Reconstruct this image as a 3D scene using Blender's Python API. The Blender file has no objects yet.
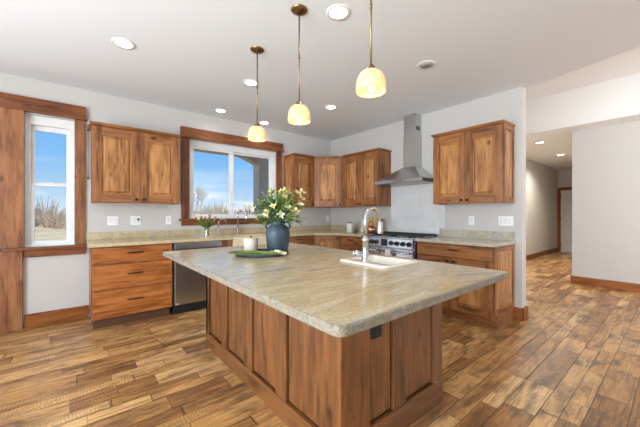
import bpy, bmesh, math, random
from mathutils import Vector, Matrix
random.seed(7)
SC = bpy.context.scene
COL = SC.collection
PI = math.pi

# ------------------------------------------------------------------ camera
cam_d = bpy.data.cameras.new('camera'); cam = bpy.data.objects.new('camera', cam_d); COL.objects.link(cam)
cam.location = (-4.047, -4.572, 1.247)
cam.rotation_euler = (math.radians(90), 0, -math.atan2(.635, .773))
cam_d.sensor_fit = 'HORIZONTAL'; cam_d.sensor_width = 36; cam_d.lens = 298 / 640 * 36
cam_d.shift_y = 0.0010; cam_d.clip_start = .02; cam_d.clip_end = 400
SC.camera = cam

# ------------------------------------------------------------------ exposure
SC.view_settings.view_transform = 'Standard'; SC.view_settings.look = 'None'
SC.view_settings.gamma = 1; SC.view_settings.use_curve_mapping = False
SC.view_settings.exposure = 0.0

# ------------------------------------------------------------------ world
def build_world():
    w = bpy.data.worlds.new('sky'); SC.world = w; w.use_nodes = True
    nt = w.node_tree; nt.nodes.clear(); L = nt.links.new
    out = nt.nodes.new('ShaderNodeOutputWorld'); bg = nt.nodes.new('ShaderNodeBackground')
    tc = nt.nodes.new('ShaderNodeTexCoord'); sep = nt.nodes.new('ShaderNodeSeparateXYZ')
    L(tc.outputs['Generated'], sep.inputs[0])
    r = nt.nodes.new('ShaderNodeValToRGB'); L(sep.outputs['Z'], r.inputs[0])
    e = r.color_ramp.elements; e[0].position = 0.0; e[0].color = (.70, .82, .92, 1)
    e[1].position = .6; e[1].color = (.08, .30, .75, 1)
    for p, c in ((.05, (.50, .72, .93, 1)), (.14, (.24, .54, .93, 1)), (.28, (.15, .44, .90, 1))):
        k = e.new(p); k.color = c
    mp = nt.nodes.new('ShaderNodeMapping'); mp.inputs['Scale'].default_value = (2.5, 2.5, 16)
    L(tc.outputs['Generated'], mp.inputs[0])
    n = nt.nodes.new('ShaderNodeTexNoise'); n.inputs['Scale'].default_value = 2.2; n.inputs['Detail'].default_value = 6
    L(mp.outputs[0], n.inputs[0])
    band = nt.nodes.new('ShaderNodeValToRGB'); L(sep.outputs['Z'], band.inputs[0])
    b = band.color_ramp.elements; b[0].position = .0; b[0].color = (1, 1, 1, 1); b[1].position = .17; b[1].color = (0, 0, 0, 1)
    nr = nt.nodes.new('ShaderNodeValToRGB'); L(n.outputs[0], nr.inputs[0])
    nr.color_ramp.elements[0].position = .46; nr.color_ramp.elements[1].position = .66
    mul = nt.nodes.new('ShaderNodeMath'); mul.operation = 'MULTIPLY'; L(band.outputs[0], mul.inputs[0]); L(nr.outputs[0], mul.inputs[1])
    mx = nt.nodes.new('ShaderNodeMixRGB'); L(mul.outputs[0], mx.inputs[0]); L(r.outputs[0], mx.inputs[1]); mx.inputs[2].default_value = (.95, .97, 1, 1)
    L(mx.outputs[0], bg.inputs[0]); bg.inputs[1].default_value = 1.0
    L(bg.outputs[0], out.inputs[0])
build_world()

def area(name, loc, rot, sx, sy, energy, color=(1, 1, 1), spread=180):
    d = bpy.data.lights.new(name, 'AREA'); d.shape = 'RECTANGLE'; d.size = sx; d.size_y = sy
    d.energy = energy; d.color = color; d.spread = math.radians(spread)
    o = bpy.data.objects.new(name, d); o.location = loc; o.rotation_euler = rot; COL.objects.link(o); return o
# daylight from the unseen left windows and patio door, plus two added fill lamps
area('daylight_left', (-6.85, -4.3, 1.25), (0, -PI / 2 - .35, 0), 2.1, 4.6, 370, (.87, .94, 1))
area('fill_back', (-3.2, -9.3, 1.35), (PI / 2 + .95, 0, 0), 4.6, 1.8, 25, (.90, .95, 1))  # added fill behind the camera, tilted up to bounce off the ceiling
area('daylight_patio', (-5.6, .32, 1.2), (-PI / 2 - .3, 0, 0), 1.3, 2.2, 25, (.90, .95, 1))
area('fill_header', (1.0, -9.3, 2.2), (PI / 2 + .1, 0, -.6), 2.8, 2.0, 175, (.97, .98, 1), 120)  # added fill turned toward the header wall and right side, no known window
sd = bpy.data.lights.new('sun', 'SUN'); sd.energy = 5.0; sd.angle = math.radians(1); sd.color = (1, .95, .86)
so = bpy.data.objects.new('sun', sd); COL.objects.link(so); so.rotation_euler = (math.radians(38), 0, math.radians(-14))

# ------------------------------------------------------------------ node helpers
class NT:
    def __init__(s, name):
        s.m = bpy.data.materials.new(name); s.m.use_nodes = True; s.t = s.m.node_tree; s.t.nodes.clear()
        s.out = s.t.nodes.new('ShaderNodeOutputMaterial')
    def n(s, typ, **kw):
        nd = s.t.nodes.new('ShaderNode' + typ)
        for k, v in kw.items():
            if k.startswith('_'): setattr(nd, k[1:], v)
            else: s.inp(nd, k, v)
        return nd
    def inp(s, nd, k, v):
        k = k.replace('__', ' ')
        i = nd.inputs[int(k[1:])] if k[0] == 'i' and k[1:].isdigit() else nd.inputs[k]
        if hasattr(v, 'is_output') or isinstance(v, bpy.types.NodeSocket): s.t.links.new(v, i)
        else: i.default_value = v
    def math(s, op, a, b=0.0, c=None):
        nd = s.t.nodes.new('ShaderNodeMath'); nd.operation = op; s.inp(nd, 'i0', a); s.inp(nd, 'i1', b)
        if c is not None: s.inp(nd, 'i2', c)
        return nd.outputs[0]
    def ramp(s, v, stops, interp='LINEAR'):
        nd = s.t.nodes.new('ShaderNodeValToRGB'); s.inp(nd, 'i0', v); e = nd.color_ramp.elements
        nd.color_ramp.interpolation = interp
        while len(e) < len(stops): e.new(.5)
        for k, (p, c) in zip(e, stops):
            k.position = p; k.color = (c, c, c, 1) if isinstance(c, (int, float)) else (*c, 1)
        return nd.outputs[0]
    def mix(s, f, a, b, mode='MIX'):
        nd = s.t.nodes.new('ShaderNodeMixRGB'); nd.blend_type = mode
        for i, v in enumerate((f, a, b)):
            if isinstance(v, tuple) and len(v) == 3: v = (*v, 1)
            s.inp(nd, 'i%d' % i, v)
        return nd.outputs[0]
    def vec(s, x, y, z):
        nd = s.n('CombineXYZ'); s.inp(nd, 'i0', x); s.inp(nd, 'i1', y); s.inp(nd, 'i2', z); return nd.outputs[0]
    def done(s, col, rough=.5, metal=0, bump=None, bstr=.2, bdist=.002, coat=0, spec=.5, crough=.12, **kw):
        b = s.n('BsdfPrincipled')
        s.inp(b, 'Base__Color', (*col, 1) if isinstance(col, tuple) and len(col) == 3 else col)
        s.inp(b, 'Roughness', rough); s.inp(b, 'Metallic', metal); s.inp(b, 'Coat__Weight', coat); s.inp(b, 'Coat__Roughness', crough)
        b.inputs['Specular IOR Level'].default_value = spec
        for k, v in kw.items(): s.inp(b, k, v)
        if bump is not None:
            bn = s.n('Bump', Strength=bstr, Distance=bdist); s.inp(bn, 'Height', bump); s.inp(b, 'Normal', bn.outputs[0])
        s.t.links.new(b.outputs[0], s.out.inputs[0]); return s.m

def wood(name, dark, light, axis='z', rough=.42, knots=1.0, coat=.0, spec=.35):
    t = NT(name)
    tc = t.n('TexCoord').outputs['Object']; rnd = t.n('ObjectInfo').outputs['Random']
    off = t.n('VectorMath', _operation='ADD'); t.inp(off, 'i0', tc)
    r10 = t.math('MULTIPLY', rnd, 23.0); t.inp(off, 'i1', t.vec(r10, r10, r10))
    v = off.outputs[0]
    sc = {'x': (.9, 9, 9), 'y': (9, .9, 9), 'z': (9, 9, .9)}[axis]
    mp = t.n('Mapping', Scale=sc); t.inp(mp, 'Vector', v)
    g = t.n('TexNoise', Scale=3.6, Detail=7.0, Roughness=.66, Distortion=.5); t.inp(g, 'Vector', mp.outputs[0])
    sc2 = tuple(a * .33 if a > 1 else .5 for a in sc)
    mp2 = t.n('Mapping', Scale=sc2); t.inp(mp2, 'Vector', v)
    g2 = t.n('TexNoise', Scale=4.0, Detail=3.0, Distortion=.6); t.inp(g2, 'Vector', mp2.outputs[0])
    fac = t.math('ADD', t.math('MULTIPLY', g.outputs[0], .62), t.math('MULTIPLY', g2.outputs[0], .46))
    md = tuple((a * .45 + b * .55) for a, b in zip(dark, light))
    col = t.ramp(fac, [(.40, dark), (.51, md), (.62, light)])
    # knots
    sc3 = {'x': (3.2, 5.5, 5.5), 'y': (5.5, 3.2, 5.5), 'z': (5.5, 5.5, 3.2)}[axis]
    mp3 = t.n('Mapping', Scale=sc3); t.inp(mp3, 'Vector', v)
    vo = t.n('TexVoronoi', Scale=1.0); t.inp(vo, 'Vector', mp3.outputs[0])
    kn = t.ramp(vo.outputs['Distance'], [(.04, 1.0), (.09, .65), (.16, 0.0)])
    kc = t.n('SeparateColor'); t.inp(kc, 'i0', vo.outputs['Color']); kn = t.math('MULTIPLY', kn, t.ramp(kc.outputs[0], [(.30, 0.0), (.38, 1.0)]))
    col = t.mix(t.math('MULTIPLY', kn, .9 * knots), col, tuple(c * .25 for c in dark))
    hs = t.n('HueSaturation'); t.inp(hs, 'Color', col)
    t.inp(hs, 'Saturation', 1.03); t.inp(hs, 'Value', t.math('ADD', t.math('MULTIPLY', rnd, .22), .89))
    return t.done(hs.outputs[0], rough, bump=g.outputs[0], bstr=.12, bdist=.001, coat=coat, spec=spec, crough=.34)

AD, AL = (.110, .036, .012), (.36, .150, .055)
W_V = wood('alder_vertical', AD, AL, 'z', coat=.18); W_H = wood('alder_horizontal_x', AD, AL, 'x', coat=.18); W_Y = wood('alder_horizontal_y', AD, AL, 'y', coat=.18)
W_P = wood('alder_panel', (.18, .064, .018), (.54, .265, .100), 'z', coat=.18)
W_D = (.085, .026, .010); W_L = (.25, .088, .034)
T_V = wood('timber_vertical', W_D, W_L, 'z', knots=.8); T_H = wood('timber_horizontal', W_D, W_L, 'x', knots=.6)
P_V = wood('pine_casing_vertical', (.15, .052, .020), (.34, .150, .066), 'z', knots=.9)
B_H = wood('baseboard_wood_x', (.17, .05, .012), (.34, .12, .032), 'x', knots=.5)
B_Y = wood('baseboard_wood_y', (.17, .05, .012), (.34, .12, .032), 'y', knots=.5)
D_V = wood('drawer_alder', (.18, .052, .012), (.46, .165, .050), 'x', knots=1.0)
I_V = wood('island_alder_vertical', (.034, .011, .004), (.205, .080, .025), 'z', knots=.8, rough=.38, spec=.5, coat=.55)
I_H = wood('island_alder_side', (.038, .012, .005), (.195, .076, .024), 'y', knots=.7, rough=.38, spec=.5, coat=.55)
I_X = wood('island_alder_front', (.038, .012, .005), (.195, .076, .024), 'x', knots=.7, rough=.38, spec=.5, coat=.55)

def paint(name, col, rough=.75, tex=.0):
    t = NT(name); n = t.n('TexNoise', Scale=140.0, Detail=2.0)
    t.inp(n, 'Vector', t.n('TexCoord').outputs['Object'])
    return t.done(col, rough, bump=n.outputs[0], bstr=.06, bdist=.001)
def plain(name, col, rough=.5, metal=0, **kw):
    t = NT(name); n = t.n('TexNoise', Scale=6.0, Detail=3.0); t.inp(n, 'Vector', t.n('TexCoord').outputs['Object'])
    c = t.ramp(n.outputs[0], [(.3, tuple(x * .94 for x in col)), (.7, tuple(min(1, x * 1.04) for x in col))])
    return t.done(c, rough, metal, **kw)
WALL = paint('wall_paint', (.575, .555, .53)); CEIL = paint('ceiling_paint', (.79, .83, .87))
WHITEP = paint('white_ceiling_paint', (.84, .83, .81)); HALLP = paint('hall_wall_paint', (.60, .57, .53))
VINYL = plain('white_vinyl', (.78, .79, .79), .35)
DOORP = plain('door_white_paint', (.74, .74, .74), .4)
PLATE = plain('white_plate_plastic', (.88, .88, .87), .35)
BLACK = plain('black_plastic', (.008, .008, .009), .55)
BRONZE = plain('oil_rubbed_bronze', (.022, .016, .013), .38, .6)
DARKGAP = plain('toe_kick_dark_wood', (.11, .042, .016), .6)
IRON = plain('cast_iron', (.018, .018, .02), .55)
CHROME = plain('chrome', (.62, .63, .64), .16, 1.0)
NICKEL = plain('brushed_nickel', (.56, .55, .53), .27, 1.0)
BRASS = plain('antique_brass', (.30, .20, .095), .3, 1.0)
PORC = plain('white_porcelain', (.80, .76, .66), .2)
FIRECLAY = plain('biscuit_fireclay', (.72, .60, .40), .25)
SPLASH = plain('back_painted_glass', (.72, .73, .73), .06, coat=.6)

def steel(name, col=(.56, .56, .55), axis='x', rough=.3):
    t = NT(name); sc = {'x': (1, 60, 260), 'z': (260, 260, 2), 'y': (60, 1, 260)}[axis]
    mp = t.n('Mapping', Scale=sc); t.inp(mp, 'Vector', t.n('TexCoord').outputs['Object'])
    n = t.n('TexNoise', Scale=1.0, Detail=3.0); t.inp(n, 'Vector', mp.outputs[0])
    r = t.math('ADD', t.math('MULTIPLY', n.outputs[0], .12), rough - .06)
    c = t.mix(n.outputs[0], tuple(x * .93 for x in col), tuple(min(1, x * 1.06) for x in col))
    return t.done(c, r, 1.0)
STEEL = steel('brushed_steel', axis='x'); STEELV = steel('brushed_steel_vertical', axis='z'); STEELB = steel('range_steel', (.50, .54, .60), 'y', .25)

def granite(name, stretch, base, warm, grey, dark, rough=.13, gscale=1.0, spec=.5):
    t = NT(name); tc = t.n('NewGeometry').outputs['Position']
    mp = t.n('Mapping', Scale=stretch); t.inp(mp, 'Vector', tc)
    a = t.n('TexNoise', Scale=3.2 * gscale, Detail=8.0, Roughness=.68, Distortion=1.1); t.inp(a, 'Vector', mp.outputs[0])
    b = t.n('TexNoise', Scale=11.0 * gscale, Detail=6.0, Roughness=.7, Distortion=.5); t.inp(b, 'Vector', mp.outputs[0])
    c = t.n('TexNoise', Scale=85.0, Detail=3.0, Roughness=.7); t.inp(c, 'Vector', tc)
    col = t.ramp(a.outputs[0], [(.36, grey), (.46, base), (.56, warm), (.66, base)])
    col = t.mix(t.ramp(b.outputs[0], [(.50, 0.0), (.62, .55)]), col, grey)
    col = t.mix(t.ramp(b.outputs[0], [(.30, .55), (.42, 0.0)]), col, warm)
    col = t.mix(t.ramp(c.outputs[0], [(.56, 0.0), (.66, .60)]), col, dark)
    col = t.mix(t.ramp(c.outputs[0], [(.34, .5), (.42, 0.0)]), col, tuple(min(1, x * 1.18) for x in base))
    return t.done(col, rough, bump=c.outputs[0], bstr=.02, bdist=.0005, spec=spec)
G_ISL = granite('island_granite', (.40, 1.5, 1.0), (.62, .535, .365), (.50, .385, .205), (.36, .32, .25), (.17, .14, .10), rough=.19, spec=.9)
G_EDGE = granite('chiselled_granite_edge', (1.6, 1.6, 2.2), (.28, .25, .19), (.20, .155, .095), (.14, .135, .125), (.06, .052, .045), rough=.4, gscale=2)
G_CNT = granite('counter_granite', (1.0, 1.0, 1.0), (.60, .50, .32), (.52, .39, .20), (.40, .36, .27), (.16, .14, .11), gscale=1.6)
G_GRY = granite('counter_granite_grey', (1.0, 1.0, .6), (.56, .52, .43), (.47, .40, .28), (.36, .35, .31), (.18, .17, .15), gscale=1.8)

def floor_mat():
    t = NT('hand_scraped_plank_floor'); pos = t.n('NewGeometry').outputs['Position']
    s = t.n('SeparateXYZ'); t.inp(s, 'i0', pos); X, Y = s.outputs[0], s.outputs[1]
    ty = t.math('DIVIDE', Y, .124)
    ty = t.math('ADD', ty, t.math('MULTIPLY', t.math('SINE', t.math('MULTIPLY', ty, 2 * PI / 3)), .20))
    row = t.math('FLOOR', ty); fy = t.math('FRACT', ty)
    w1 = t.n('TexWhiteNoise', _noise_dimensions='1D', W=row); w2 = t.n('TexWhiteNoise', _noise_dimensions='1D', W=t.math('ADD', row, 51.37))
    Ln = t.math('ADD', t.math('MULTIPLY', w2.outputs[0], .40), .34)
    q = t.math('ADD', t.math('DIVIDE', X, Ln), t.math('MULTIPLY', w1.outputs[0], 17.0))
    # uneven board lengths inside a row
    q = t.math('ADD', q, t.math('MULTIPLY', t.math('SINE', t.math('MULTIPLY', q, 2.3)), .28))
    pl = t.math('FLOOR', q); fq = t.math('FRACT', q)
    wn = t.n('TexWhiteNoise', _noise_dimensions='2D'); t.inp(wn, 'Vector', t.vec(row, pl, 0.0))
    rnd = wn.outputs[0]; rc = t.n('SeparateColor'); t.inp(rc, 'i0', wn.outputs[1]); r2 = rc.outputs[0]; r3 = rc.outputs[1]
    off = t.n('VectorMath', _operation='ADD'); t.inp(off, 'i0', pos)
    t.inp(off, 'i1', t.vec(t.math('MULTIPLY', r2, 31.0), t.math('MULTIPLY', r3, 17.0), 0.0)); v = off.outputs[0]
    mp = t.n('Mapping', Scale=(1.5, 15, 1)); t.inp(mp, 'Vector', v)
    g = t.n('TexNoise', Scale=2.0, Detail=8.0, Roughness=.65, Distortion=1.2); t.inp(g, 'Vector', mp.outputs[0])
    mb = t.n('Mapping', Scale=(1.7, 5.5, 1)); t.inp(mb, 'Vector', v)
    blot = t.n('TexNoise', Scale=1.7, Detail=6.0, Roughness=.68, Distortion=.3); t.inp(blot, 'Vector', mb.outputs[0])
    saw = t.n('TexWave', _wave_type='BANDS', _bands_direction='X', Scale=17.0, Distortion=9.0, Detail=4.0, Detail__Scale=1.2); t.inp(saw, 'Vector', v)
    tone = t.math('ADD', t.math('MULTIPLY', rnd, .40), t.math('MULTIPLY', g.outputs[0], .66))
    col = t.ramp(tone, [(.24, (.13, .056, .021)), (.37, (.37, .172, .056)), (.55, (.62, .335, .118)), (.78, (.78, .50, .225))])
    col = t.mix(t.ramp(blot.outputs[0], [(.46, 0.0), (.66, .85)]), col, (.10, .052, .028))
    ms = t.n('Mapping', Scale=(1.0, 34, 1)); t.inp(ms, 'Vector', v)
    sk = t.n('TexNoise', Scale=1.6, Detail=4.0, Roughness=.6, Distortion=.6); t.inp(sk, 'Vector', ms.outputs[0])
    col = t.mix(t.ramp(sk.outputs[0], [(.54, 0.0), (.68, .75)]), col, (.12, .06, .028))
    sm = t.math('MULTIPLY', t.ramp(saw.outputs[0], [(.0, .6), (.45, 0.0)]), t.ramp(r3, [(.40, 0.0), (.7, .7)]))
    col = t.mix(sm, col, (.12, .062, .03))
    ey = t.math('MINIMUM', fy, t.math('SUBTRACT', 1.0, fy)); eq = t.math('MULTIPLY', t.math('MINIMUM', fq, t.math('SUBTRACT', 1.0, fq)), 4.6)
    e = t.math('MINIMUM', ey, eq); seam = t.ramp(e, [(.012, 1.0), (.035, 0.0)])
    col = t.mix(t.math('MULTIPLY', seam, .65), col, (.035, .017, .008))
    h = t.math('ADD', t.math('MULTIPLY', g.outputs[0], .35), t.math('MULTIPLY', saw.outputs[0], .12))
    h = t.math('SUBTRACT', t.math('ADD', h, t.math('MULTIPLY', r2, .25)), t.math('MULTIPLY', seam, 1.2))
    rg = t.math('ADD', t.math('MULTIPLY', blot.outputs[0], .2), .22)
    return t.done(col, rg, bump=h, bstr=.45, bdist=.004, spec=.5)
FLOOR = floor_mat()

def glass_pane():
    t = NT('window_glass'); a = t.n('BsdfTransparent'); b = t.n('BsdfGlossy', Roughness=.02); m = t.n('MixShader')
    m.inputs[0].default_value = .012; t.t.links.new(a.outputs[0], m.inputs[1]); t.t.links.new(b.outputs[0], m.inputs[2])
    t.t.links.new(m.outputs[0], t.out.inputs[0]); return t.m
PANE = glass_pane()
def clear_glass(name, tint=(.85, .92, .9), f=.16):
    t = NT(name); a = t.n('BsdfTransparent', Color=(*tint, 1)); b = t.n('BsdfGlossy', Roughness=.04); m = t.n('MixShader')
    m.inputs[0].default_value = f; t.t.links.new(a.outputs[0], m.inputs[1]); t.t.links.new(b.outputs[0], m.inputs[2])
    t.t.links.new(m.outputs[0], t.out.inputs[0]); return t.m
VGLASS = clear_glass('vase_glass')
def emit(name, col, s):
    t = NT(name); e = t.n('Emission', Color=(*col, 1), Strength=s); t.t.links.new(e.outputs[0], t.out.inputs[0]); return t.m
CANLIT = emit('can_lamp', (1, .97, .90), 9.0); BULB = emit('pendant_bulb', (1, .80, .45), 5.0)
def amber():
    t = NT('amber_alabaster_glass'); n = t.n('TexNoise', Scale=14.0, Detail=4.0, Distortion=1.5)
    t.inp(n, 'Vector', t.n('TexCoord').outputs['Object'])
    c = t.ramp(n.outputs[0], [(.35, (.88, .57, .22)), (.65, (.95, .72, .38))])
    return t.done(c, .35, Emission__Color=c, Emission__Strength=.24)
AMBER = amber()

# ------------------------------------------------------------------ mesh helpers
class MB:
    def __init__(s, M=None): s.bm = bmesh.new(); s.M = M or Matrix.Identity(4)
    def v(s, p): return s.bm.verts.new(s.M @ Vector(p))
    def face(s, vs, mat=0, smooth=False):
        try: f = s.bm.faces.new(vs)
        except ValueError: return None
        f.material_index = mat; f.smooth = smooth; return f
    def box(s, x0, x1, y0, y1, z0, z1, mat=0, bev=0.0):
        if x1 < x0: x0, x1 = x1, x0
        if y1 < y0: y0, y1 = y1, y0
        if z1 < z0: z0, z1 = z1, z0
        vs = [s.v((x, y, z)) for z in (z0, z1) for y in (y0, y1) for x in (x0, x1)]
        fs = [s.face([vs[i] for i in q], mat) for q in ((0, 2, 3, 1), (4, 5, 7, 6), (0, 1, 5, 4), (2, 6, 7, 3), (0, 4, 6, 2), (1, 3, 7, 5))]
        if bev > 0:
            es = list({e for f in fs for e in f.edges})
            r = bmesh.ops.bevel(s.bm, geom=es, offset=bev, segments=2, profile=.6, affect='EDGES', clamp_overlap=True)
            for f in r['faces']: f.material_index = mat
        return s
    def frustum(s, x0, x1, z0, z1, y0, y1, ins, mat=0):
        a = [s.v(p) for p in ((x0, y0, z0), (x1, y0, z0), (x1, y0, z1), (x0, y0, z1))]
        b = [s.v(p) for p in ((x0 + ins, y1, z0 + ins), (x1 - ins, y1, z0 + ins), (x1 - ins, y1, z1 - ins), (x0 + ins, y1, z1 - ins))]
        s.face(b, mat); s.face(a[::-1], mat)
        for i in range(4): s.face([a[i], a[(i + 1) % 4], b[(i + 1) % 4], b[i]], mat)
        return s
    def loft(s, rings, mat=0, smooth=True, cap=True, closed=True):
        R = [[s.v(p) for p in r] for r in rings]; n = len(R[0])
        for a, b in zip(R, R[1:]):
            for i in range(n if closed else n - 1): s.face([a[i], a[(i + 1) % n], b[(i + 1) % n], b[i]], mat, smooth)
        if cap: s.face(R[0][::-1], mat); s.face(R[-1], mat)
        return s
    def lathe(s, prof, c=(0, 0, 0), seg=32, mat=0, cap=True, smooth=True):
        return s.loft([[(c[0] + r * math.cos(2 * PI * i / seg), c[1] + r * math.sin(2 * PI * i / seg), c[2] + z) for i in range(seg)] for r, z in prof], mat, smooth, cap)
    def tube(s, pts, r, seg=12, mat=0, smooth=True):
        pts = [Vector(p) for p in pts]; n = len(pts); rr = r if isinstance(r, (list, tuple)) else [r] * n
        rings = []; up = None
        for i, p in enumerate(pts):
            d = (pts[min(i + 1, n - 1)] - pts[max(i - 1, 0)]).normalized()
            if up is None: up = Vector((0, 0, 1)) if abs(d.z) < .9 else Vector((1, 0, 0))
            a = d.cross(up).normalized(); up = a.cross(d).normalized()
            rings.append([p + (a * math.cos(2 * PI * k / seg) + up * math.sin(2 * PI * k / seg)) * rr[i] for k in range(seg)])
        return s.loft(rings, mat, smooth)
    def prism(s, poly, z0, z1, mat=0, smooth=False):
        a = [s.v((x, y, z0)) for x, y in poly]; b = [s.v((x, y, z1)) for x, y in poly]; n = len(poly)
        s.face(a[::-1], mat); s.face(b, mat)
        for i in range(n): s.face([a[i], a[(i + 1) % n], b[(i + 1) % n], b[i]], mat, smooth)
        return s
    def sphere(s, c, r, seg=12, rings=8, mat=0, sz=1.0):
        return s.lathe([(max(r * math.sin(PI * k / rings), .0004), -r * sz * math.cos(PI * k / rings)) for k in range(rings + 1)], c, seg, mat)
    def leaf(s, p, d, up, L, w, mat=0, curve=.15, seg=4):
        p = Vector(p); d = Vector(d).normalized(); a = d.cross(Vector(up))
        a = a.normalized() if a.length > 1e-4 else Vector((1, 0, 0)); nrm = a.cross(d).normalized()
        prev = None; th = .0006
        for k in range(seg + 1):
            t = k / seg; wd = w * math.sin(PI * (t * .86 + .07)) * .5
            c = p + d * (L * t) - nrm * (curve * L * t * t)
            cur = [s.v(c - a * wd), s.v(c - nrm * (w * .12)), s.v(c + a * wd)]
            if prev:
                for i in range(2): s.face([prev[i], prev[i + 1], cur[i + 1], cur[i]], mat, True)
            prev = cur
        return s
    def build(s, name, mats, parent=None, **tags):
        me = bpy.data.meshes.new(name)
        off = Vector((0, 0, 0)); p = parent
        while p is not None: off += p.location; p = p.parent
        if parent is None:
            xs = [v.co for v in s.bm.verts]
            lo = Vector([min(c[i] for c in xs) for i in range(3)]); hi = Vector([max(c[i] for c in xs) for i in range(3)])
            base = Vector(((lo.x + hi.x) / 2, (lo.y + hi.y) / 2, lo.z)); off = base
        for v in s.bm.verts: v.co -= off
        bmesh.ops.recalc_face_normals(s.bm, faces=s.bm.faces[:])
        s.bm.to_mesh(me); s.bm.free()
        for m in (mats if isinstance(mats, (list, tuple)) else [mats]): me.materials.append(m)
        o = bpy.data.objects.new(name, me); COL.objects.link(o)
        if parent is not None: o.parent = parent
        else: o.location = off
        for k, v in tags.items(): o[k] = v
        return o
def thing(name, label, cat, loc, group=None):
    o = bpy.data.objects.new(name, None); COL.objects.link(o); o.location = loc; o.empty_display_size = .1
    o['label'] = label; o['category'] = cat
    if group: o['group'] = group
    return o
def struct(name, mb, mats, parent=None): 
    o = mb.build(name, mats, parent)
    if parent is None: o['kind'] = 'structure'
    return o
def frame(x, y, z=0, deg=0): return Matrix.Translation((x, y, z)) @ Matrix.Rotation(math.radians(deg), 4, 'Z')
def copy_tree(o, parent=None):
    c = o.copy(); COL.objects.link(c); c.parent = parent
    for ch in [k for k in COL.objects if k.parent == o]: copy_tree(ch, c)
    return c

# ------------------------------------------------------------------ structure
H = 2.743
struct('floor', MB().box(-6.75, 8.6, -9.1, .15, -.12, 0), FLOOR)
def wall_with_holes(x0, x1, z1, holes, y0, y1, M=None):
    mb = MB(M); x = x0
    for (a, b, c, d) in holes:
        mb.box(x, a, y0, y1, 0, z1)
        if c > 0: mb.box(a, b, y0, y1, 0, c)
        mb.box(a, b, y0, y1, d, z1); x = b
    mb.box(x, x1, y0, y1, 0, z1); return mb
struct('wall_north', wall_with_holes(-6.75, .14, H, [(-6.3, -4.86, 0, 2.36), (-4.476, -4.053, .878, 2.356), (-2.764, -1.3, 1.17, 2.345)], 0, .15), WALL)
struct('wall_east', MB().box(0, .14, -3.376, 0, 0, H), WALL)
struct('wall_west', wall_with_holes(0, 9.1, H, [(2.1, 6.5, .25, 2.4)], 0, .15, Matrix.Translation((-6.6, 0, 0)) @ Matrix.Rotation(-PI / 2, 4, 'Z') @ Matrix.Translation((0, -.15, 0))), WALL)
struct('wall_south', wall_with_holes(-6.6, 3.0, 3.36, [(-5.5, -.9, .35, 2.5), (-.3, 2.3, .6, 3.1)], -9.1, -8.95), WALL)
slope = .279
ex = .11 - (8.95 - 3.376) * slope
struct('ceiling', MB().prism([(-6.75, .15), (.14, .15), (.14, -3.376), (.11, -3.376), (ex, -8.95), (-6.75, -8.95)], H, 3.36), CEIL)
struct('ceiling_high', MB().box(-1.6, 2.62, -9.1, -1.8, 3.36, 3.46), WHITEP)
struct('wall_header', MB().box(2.48, 2.62, -8.95, -1.8, H, 3.36), WHITEP)
struct('ceiling_hall', MB().box(2.62, 8.6, -8.95, -1.8, H, H + .1), WHITEP)
struct('wall_hall_corner', MB().box(2.9, 3.0, -8.95, -3.3, 0, H), WALL)
struct('wall_hall_left', MB().box(.14, 8.6, -1.9, -1.8, 0, 3.36), HALLP)
struct('wall_hall_right', MB().box(3.0, 8.5, -3.4, -3.3, 0, H), HALLP)
struct('wall_hall_end', MB().box(8.5, 8.6, -3.4, -2.82, 0, H).box(8.5, 8.6, -2.82, -1.98, 2.04, H).box(8.5, 8.6, -1.98, -1.9, 0, H), HALLP)

def board(mb, x0, x1, y0, y1, z0, z1, mat=0, b=.003): return mb.box(x0, x1, y0, y1, z0, z1, mat, b)
struct('baseboard_north', board(MB(), -4.476, -3.925, -.018, 0, 0, .148), B_H)
mb = MB(); board(mb, -.02, 0, -3.396, -3.30, 0, .145); struct('baseboard_east', mb, B_Y)
mb = MB(); board(mb, -.02, .16, -3.396, -3.376, 0, .145); struct('baseboard_end', mb, B_H)
mb = MB(); board(mb, 2.88, 2.9, -8.9, -3.30, 0, .135); struct('baseboard_hall_corner', mb, B_Y)
mb = MB(); board(mb, 2.88, 8.5, -3.30, -3.282, 0, .135); struct('baseboard_hall_right', mb, B_H)
mb = MB(); board(mb, .14, 8.48, -1.918, -1.9, 0, .135); struct('baseboard_hall_left', mb, wood('hall_baseboard_wood', (.10, .035, .014), (.22, .085, .032), 'x'))

# timber casing beside the window, header, sill
mb = MB(); board(mb, -4.86, -4.66, -.045, 0, .0, 2.378); board(mb, -4.655, -4.476, -.05, 0, .885, 2.378); board(mb, -4.655, -4.486, -.05, 0, 0, .858)
mb.loft([[(-4.645, -.058, .857), (-4.49, -.058, .857), (-4.57, -.058, .735)], [(-4.645, -.049, .857), (-4.49, -.049, .857), (-4.57, -.049, .735)]], 0, False)
struct('trim_1', mb, P_V)
mb = MB(); board(mb, -6.4, -3.95, -.055, 0, 2.378, 2.523); board(mb, -6.4, -3.935, -.068, 0, 2.366, 2.380); struct('trim_2', mb, T_H)
mb = MB(); board(mb, -4.053, -3.956, -.03, 0, .885, 2.367); struct('trim_3', mb, P_V)
mb = MB(); board(mb, -4.62, -3.937, -.085, 0, .858, .885); board(mb, -4.484, -3.956, -.03, 0, .772, .858); struct('trim_4', mb, T_H)
# big window casing
mb = MB(); board(mb, -2.885, -1.185, -.05, 0, 2.372, 2.502); board(mb, -2.9, -1.165, -.062, 0, 2.350, 2.372); struct('trim_5', mb, T_H)
mb = MB(); board(mb, -2.873, -2.764, -.03, 0, 1.18, 2.35); struct('trim_6', mb, T_V)
mb = MB(); board(mb, -1.3, -1.197, -.03, 0, 1.18, 2.35); struct('trim_7', mb, T_V)
mb = MB(); board(mb, -2.90, -1.165, -.07, 0, 1.150, 1.180); board(mb, -2.873, -1.197, -.03, 0, 1.082, 1.150); struct('trim_8', mb, T_H)

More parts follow.
